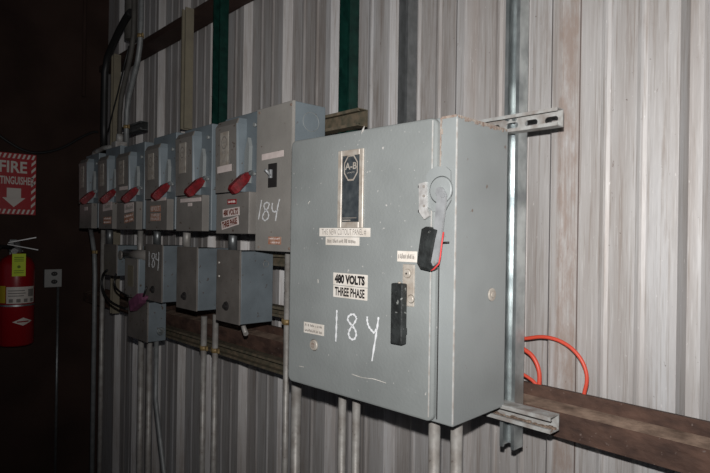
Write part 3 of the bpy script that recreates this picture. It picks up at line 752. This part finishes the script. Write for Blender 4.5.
# conduits rising at the left end
A1 = [at(141.5, -30, 1.143), at(141.5, 0, 1.143), at(141, 25, 1.143), at(140, 45, 1.143), at(137.5, 62, 1.143), at(133, 80, 1.143), at(129, 96, 1.143), at(127, 110, 1.143), at(126.5, 125, 1.143), at(126.5, 149, 1.143)]
A1[0].z = 3.9
conduit('curved grey conduit rising from the switch row past the dark beam', A1, .0135, 'emt_grey', None, [at(140.5, 36, 1.143), at(126.6, 127, 1.143)])
A2 = [at(x-7.5, y, 1.145) for x, y in ((141.5, 0), (141.5, 20), (141, 35), (139, 50), (136, 65), (132, 82), (129, 96), (127.5, 112), (127, 149))]
A2[0].z = 3.9
conduit('darker curved conduit just behind the curved grey one', A2, .0125, 'pipe_dark', None)
pq = at(131, 30, 1.215); conduit('wide dark pipe coming down behind the curved conduits above the dark beam', [Vector((pq.x, 1.215, zat(131, 40, 1.215))), Vector((pq.x, 1.215, 4.19))], .034, 'pipe_dark', None)
A3 = [at(u, v, 1.15) for u, v in ((131, 12), (128.5, 14.5), (125, 20), (119, 31), (113, 44), (107.5, 57), (105, 72), (104.5, 95), (104, 125), (104, 150))]
conduit('thick black flexible hose bending down at the far corner', A3, .019, 'black', None, name='flexible_conduit', cat='hose')
conduit('thin black wire slanting beside the curved conduit', [at(u, v, 1.14) for u, v in ((129, 46), (124, 66), (118, 92), (112, 115), (108, 132))], .004, 'black', None, name='wire', cat='wire')
# short stub conduits between switches and lower boxes
for u, y, vt_, vb_, lb_ in ((233, 1.10, 232, 249.5, 'short conduit nipple joining the 480 volts switch to the largest lower box'),
                     (187, 1.10, 229, 247, 'short conduit nipple joining the white-strip switch to the plain lower box'),
                     (157.5, 1.10, 228.5, 245, 'short conduit nipple above the lower box with faint 184'),
                     (110, 1.10, 227, 244.5, 'short conduit nipple above the small box nearest the far corner')):
    p = at(u, vt_, y); q = at(u, vb_, y)
    conduit(lb_, [Vector((p.x, y, q.z-.002)), Vector((p.x, y, p.z+.006))], .0165, 'galv_dark' if u != 187 else 'emt', None, [])
p = at(140.5, 232, 1.10); q = at(141, 262, 1.10)
conduit('short bright conduit dropping behind the magenta-handled switch', [Vector((p.x, 1.10, q.z-.05)), Vector((p.x, 1.10, p.z+.006))], .0135, 'emt', None)
# small tube under largest box
conduit('short bent tube end poking out under the largest lower box', [at(243, 321, 1.10), at(243.5, 327, 1.10), at(246, 334, 1.09)], .009, 'emt', None, name='tube_stub', cat='tube')
# pinkish fitting
mb = MB(); c = at(119, 146, 1.10); mb.box(c.x-.03, c.x+.035, 1.07, 1.13, c.z-.028, c.z+.02, .004); mb.tube([c+Vector((.01, 0, .02)), c+Vector((.01, 0, .06))], .018, 12)
mb.tube([c+Vector((-.03, 0, .0)), at(104, 148, 1.10), at(95, 152, 1.10), at(93, 158, 1.10)], .013, 10)
tag(mb.build('conduit_fitting', M['galv_dirty']), 'pale conduit fitting on top of the second switch from the far corner', 'fitting')

# ------------------------------------------------------------------ cables
def smooth(P, y, n=6):
    Q = stroke(None, P, 1, n); return [at(u, v, y) for u, v in Q]
def cable(lab, P, y, r, m, name='cable', cat='cable', x=None):
    mb = MB(); Q = stroke(None, P, 1, 6)
    mb.tube([at(u, v, y) if x is None else at(u, v, x=x) for u, v in Q], r, 10)
    return tag(mb.build(name, M[m]), lab, cat)
cable('orange cable looping wide over the rusty beam, outer loop', [(508, 345), (519, 339.5), (528, 338.2), (540, 336.8), (550, 337.8), (560, 341), (570, 347), (578, 355), (583.5, 364), (586.5, 374), (586.6, 383), (584.5, 392), (583, 400)], 1.33, .0048, 'orange')
cable('orange cable in a tight inner loop beside the upright galvanized channel', [(510, 345), (519, 346.5), (525, 350), (531, 354.5), (535.5, 361), (538.5, 369), (539.5, 378), (538.5, 392)], 1.325, .0058, 'orange')
cable('short stretch of red-orange cable dipping low behind the upright channel', [(512, 371), (520, 373), (526, 376), (533, 381), (539, 388)], 1.315, .0045, 'orange')
cable('black cable looping below the small box nearest the far corner', [(107, 270), (103, 275), (102, 284), (104, 293), (110, 301), (118, 306), (127, 309)], 1.00, .006, 'black')
cable('second black cable drooping under the same small corner box', [(116, 274), (114.5, 281), (116, 288), (122, 293), (128, 296)], 1.01, .005, 'black')
cable('thin black wire sagging across the dark end wall above the fire sign', [(-30, 122), (-8, 131), (8, 141.5), (22, 149.5), (36, 152.8), (52, 151), (66, 146), (80, 138), (92, 132.5), (98, 132)], None, .0085, 'black', 'wire', 'wire', XL+.02)

# ------------------------------------------------------------------ end wall things
NX = Vector((1, 0, 0)); XW = Vector((0, 1, 0))      # on the end wall, image right is +y
def wp(u, v, x): return at(u, v, x=x)
# sign
xs_ = XL+.002
tl, tr, bl = wp(-8.5, 155.3, xs_), wp(36.3, 155.3, xs_), wp(36.3, 215.2, xs_)
w = tr.y-tl.y; h = tr.z-bl.z; o0 = Vector((xs_, tl.y, bl.z))
mb = MB(); slab(mb, o0, XW, EZ, w, h, NX, .002)
sg = tag(mb.build('fire_sign', [M['sign_red']]), 'red and white fire extinguisher sign with down arrow on the dark wall', 'sign')
mb = MB()
L_ = .0026
def quad(pts_):
    f = mb.b.faces.new([mb.b.verts.new(o0+XW*(a*w)+EZ*(b*h)+NX*L_) for a, b in pts_])
# striped border: slanted white bars on four sides
bw = .11; bh = .085
n = 9
for i in range(n):
    a = .02+i*.108
    for y0_, y1_ in ((1-bh, 1-.012), (.012, bh)):
        quad([(max(a, .01), y0_), (min(a+.05, .99), y0_), (min(a+.095, .99), y1_), (min(a+.045, .99), y1_)])
for i in range(7):
    b = .11+i*.115
    for xa_, xb_ in ((.012, bw), (1-bw, 1-.012)):
        quad([(xa_, b), (xb_, b+.065), (xb_, b+.115), (xa_, b+.05)])
quad([(.40, .46), (.40, .31), (.26, .31), (.50, .12), (.74, .31), (.60, .31), (.60, .46)][::-1]) if False else None
quad([(.34, .43), (.34, .27), (.66, .27), (.66, .43)]); quad([(.24, .272), (.50, .12), (.76, .272)])
def tx(t, a0, b0, ww, hh): text_into(mb, t, o0+XW*(a0*w)+EZ*(b0*h), XW, EZ, ww*w, hh*h, NX, 0, L_, .025)
tx('FIRE', .17, .68, .62, .19); tx('EXTINGUISHER', .03, .49, .93, .13)
mb.build('lettering', M['sign_white'], sg)
# extinguisher
xc_ = XL+.115
p = wp(16.2, 300, xc_); r = .098; zb_ = wp(16, 345.5, xc_+.04).z; zt_ = wp(16, 256, xc_).z
ex = thing('fire_extinguisher', 'red fire extinguisher with yellow tag hanging on the dark end wall', 'fire extinguisher', (xc_, p.y, zb_))
prof = [(.03, zb_+.004), (r-.012, zb_), (r, zb_+.012), (r, zt_-.075), (r*.97, zt_-.05), (r*.82, zt_-.018), (r*.5, zt_+.004), (.030, zt_+.012), (.026, zt_+.02)]
mb = MB(); mb.lathe((xc_, p.y, 0), prof); ebody = mb.build('cylinder', M['extinguisher_red'], ex)
mb = MB(); mb.lathe((xc_, p.y, 0), [(.024, zt_+.018), (.028, zt_+.024), (.028, zt_+.045), (.018, zt_+.052), (.018, zt_+.085)], 16); valve = mb.build('valve', M['chrome'], ex)
def oriented(mb, P0, P1, w_, t_):
    d = (P1-P0).normalized(); s = d.cross(EZ).normalized(); u_ = s.cross(d)
    mb.loft([[P0-s*w_-u_*t_, P0+s*w_-u_*t_, P0+s*w_+u_*t_, P0-s*w_+u_*t_], [P1-s*w_-u_*t_, P1+s*w_-u_*t_, P1+s*w_+u_*t_, P1-s*w_+u_*t_]])
mb = MB(); Vc = Vector((xc_, p.y, zt_+.06))
oriented(mb, Vc+Vector((0, -.05, .012)), Vc+Vector((.05, .105, -.022)), .011, .003); mb.build('carry_handle', M['chrome'], ex)
mb = MB(); oriented(mb, Vc+Vector((0, -.045, .022)), Vc+Vector((.04, .095, .055)), .010, .003); mb.build('squeeze_lever', M['chrome'], ex)
mb = MB(); mb.disc(Vc+Vector((.018, -.02, -.03)), NX, .018, .012, 16); mb.build('gauge', M['chrome'], ex)
hz = [Vc+Vector((0, -.02, -.01)), Vc+Vector((.03, -.09, .0)), Vc+Vector((.03, -.135, -.06)), Vector((xc_+.02, p.y-.125, zt_-.15)), Vector((xc_+.02, p.y-.118, zb_+.30)), Vector((xc_+.03, p.y-.112, zb_+.12))]
mb = MB(); mb.tube(hz, .012, 10); mb.build('hose', M['black'], ex)
def wrap(mb, a0, a1, z0, z1, rr, n=14):
    P = []
    for k in range(n+1):
        a = a0+(a1-a0)*k/n; P.append((xc_+rr*math.cos(a), p.y+rr*math.sin(a)))
    b = [mb.b.verts.new((x, y, z0)) for x, y in P]; t = [mb.b.verts.new((x, y, z1)) for x, y in P]
    for k in range(n): f = mb.b.faces.new((b[k], b[k+1], t[k+1], t[k])); f.material_index = mb.mi; f.smooth = True
def zz(v): return wp(16, v, xc_+.09).z
mb = MB(); wrap(mb, -.75, .95, zz(303.6), zz(287), r+.0012)
mb.mi = 1
for i, (a0, a1) in enumerate(((-.65, .25), (-.65, .3), (-.65, .2))): wrap(mb, a0, a1, zz(291.2+i*2.6), zz(290.3+i*2.6), r+.002, 8)
for k in range(4): wrap(mb, -.6+k*.4, -.38+k*.4, zz(302.5), zz(299), r+.002, 4)
wrap(mb, .45, .85, zz(297), zz(289.5), r+.002, 6)
mb.build('instruction_label', [M['sign_white'], M['ink_grey']], ex)
mb = MB(); wrap(mb, -1.5, -.80, zz(303), zz(286), r+.0012, 8); mb.build('yellow_label', M['label_yellow'], ex)
mb = MB(); wrap(mb, -1.6, 1.6, zz(306.6), zz(304.8), r+.002, 24); mb.build('band', M['galv'], ex)
mb = MB()
az0 = zz(322)
P = []
for da, dz in ((-.62, 0), (0, .029), (.62, 0), (0, -.029)):
    P.append((da, dz))
rows = 10
for s_ in (1, -1):
    for k in range(rows):
        a0 = -.58+k*1.16/rows; a1 = a0+1.16/rows
        h0 = .024*(1-abs(a0)/.58); h1 = .024*(1-abs(a1)/.58)
        def cv_(a, z): a += .18; return mb.b.verts.new((xc_+(r+.0015)*math.cos(a), p.y+(r+.0015)*math.sin(a), az0+z))
        if s_ == 1 and (h0 > 1e-5 or h1 > 1e-5):
            q_ = [cv_(a0, -h0), cv_(a1, -h1), cv_(a1, h1), cv_(a0, h0)]
            if h0 < 1e-5: q_ = q_[:3]
            elif h1 < 1e-5: q_ = [q_[0], q_[1], q_[3]]
            mb.b.faces.new(q_)
mb.mi = 1; wrap(mb, -.16, .52, az0-.004, az0+.004, r+.0022, 6)
mb.build('diamond_emblem', [M['sign_white'], M['extinguisher_red']], ex)
mb = MB(); a = wp(12.2, 253.8, xc_+.10); b_ = wp(25.5, 276, xc_+.10)
slab(mb, Vector((xc_+.101, a.y, b_.z)), XW, EZ, b_.y-a.y, a.z-b_.z, NX, .001)
tw, th = b_.y-a.y, a.z-b_.z; to = Vector((xc_+.101, a.y, b_.z)); mb.mi = 1
for i in range(3): slab(mb, to+XW*tw*.15+EZ*th*(.82-.08*i), XW, EZ, tw*.7, th*.035, NX, .0014)
for i in range(2): slab(mb, to+XW*tw*.15+EZ*th*(.14+.09*i), XW, EZ, tw*.7, th*.03, NX, .0014)
mb.disc(to+XW*tw*.5+EZ*th*.42, NX, tw*.13, .0014, 14)
tg_ = mb.build('inspection_tag', [M['tag_yellow'], M['tag_ink']], ex); tg_['label'] = 'bright yellow-green inspection tag'
mb = MB(); mb.tube([Vector((xc_+.1015, (a.y+b_.y)/2, a.z-.003)), Vector((xc_+.06, p.y, zt_-.005+.01)), Vector((xc_+.026, p.y, zt_+.03))], .0015, 6); mb.build('tag_string', M['black'], tg_)
mb = MB(); mb.box(XL, XL+.02, p.y-.02, p.y+.02, zt_-.15, zt_+.10, .002); mb.tube([Vector((XL+.02, p.y-.03, zt_+.03)), Vector((xc_, p.y-.03, zt_+.03))], .004, 8); mb.tube([Vector((XL+.02, p.y+.03, zt_+.03)), Vector((xc_, p.y+.03, zt_+.03))], .004, 8)
mb.build('wall_hook', M['galv_dark'], ex)
# outlet
a = wp(44.6, 269.5, XL+.045); b_ = wp(61.8, 286.8, XL+.045)
ot = thing('wall_outlet', 'grey duplex outlet box on the dark end wall right of the extinguisher', 'outlet', (XL+.02, (a.y+b_.y)/2, b_.z))
mb = MB(); mb.box(XL, XL+.040, a.y+.004, b_.y-.004, b_.z+.003, a.z-.003, .003); mb.build('box', M['galv_dark'], ot)
mb = MB(); mb.box(XL+.040, XL+.044, a.y, b_.y, b_.z, a.z, .002, 1); pt_ = mb.build('cover_plate', M['plate'], ot)
for dz in (.30, -.24):
    c = Vector((XL+.044, (a.y+b_.y)/2+.006, (a.z+b_.z)/2+dz*(a.z-b_.z)*.82)); mb = MB()
    rg = [c+Vector((0, .019*math.cos(t), .0145*math.sin(t))) for t in [2*math.pi*k/18 for k in range(18)]]
    mb.loft([rg, [q+NX*.003 for q in rg]]); mb.mi = 1
    for dy in (-.006, .006): slab(mb, c+Vector((.003, dy-.0008, -.003)), XW, EZ, .0016, .008, NX, .0006)
    mb.build('receptacle', [M['black'], M['ink_grey']], ot)
yy = wp(57, 350, XL+.02).y
conduit('thin conduit running down the end wall from the outlet box', [Vector((XL+.022, yy, 0)), Vector((XL+.022, yy, b_.z+.004))], .0085, 'galv_dark', None)
yy = wp(84.5, 50, XL+.02).y
conduit('thin dark pipe dropping down the upper part of the end wall', [Vector((XL+.018, yy, wp(85, 97, XL+.018).z)), Vector((XL+.018, yy, 4.19))], .012, 'end_wall', None, name='pipe', cat='pipe')

# ------------------------------------------------------------------ light, camera
cam = bpy.data.cameras.new('camera'); co = bpy.data.objects.new('camera', cam); C.objects.link(co)
cam.sensor_width = 36; cam.lens = F_PX*36/710; cam.clip_start = .02
m3 = Matrix((R2, U2, -Fw)).transposed(); co.matrix_world = Matrix.Translation((0, 0, H)) @ m3.to_4x4()
bpy.context.scene.camera = co
fl = bpy.data.lights.new('camera_flash', 'SPOT'); fl.energy = 112; fl.shadow_soft_size = .012; fl.color = (1, .97, .95)
fl.spot_size = math.radians(128); fl.spot_blend = 1.0
fo = bpy.data.objects.new('camera_flash', fl); C.objects.link(fo); fo.location = Vector((0, 0, H))+U2*.095+Fw*.03
fo.rotation_euler = (-ray(470, 140)).to_track_quat('Z', 'Y').to_euler()
wd = bpy.data.worlds.new('world'); bpy.context.scene.world = wd; wd.use_nodes = True
wd.node_tree.nodes['Background'].inputs[0].default_value = (.8, .85, 1, 1); wd.node_tree.nodes['Background'].inputs[1].default_value = .06
vs = bpy.context.scene.view_settings; vs.view_transform = 'Standard'; vs.look = 'None'; vs.exposure = 0; vs.gamma = 1; vs.use_curve_mapping = False
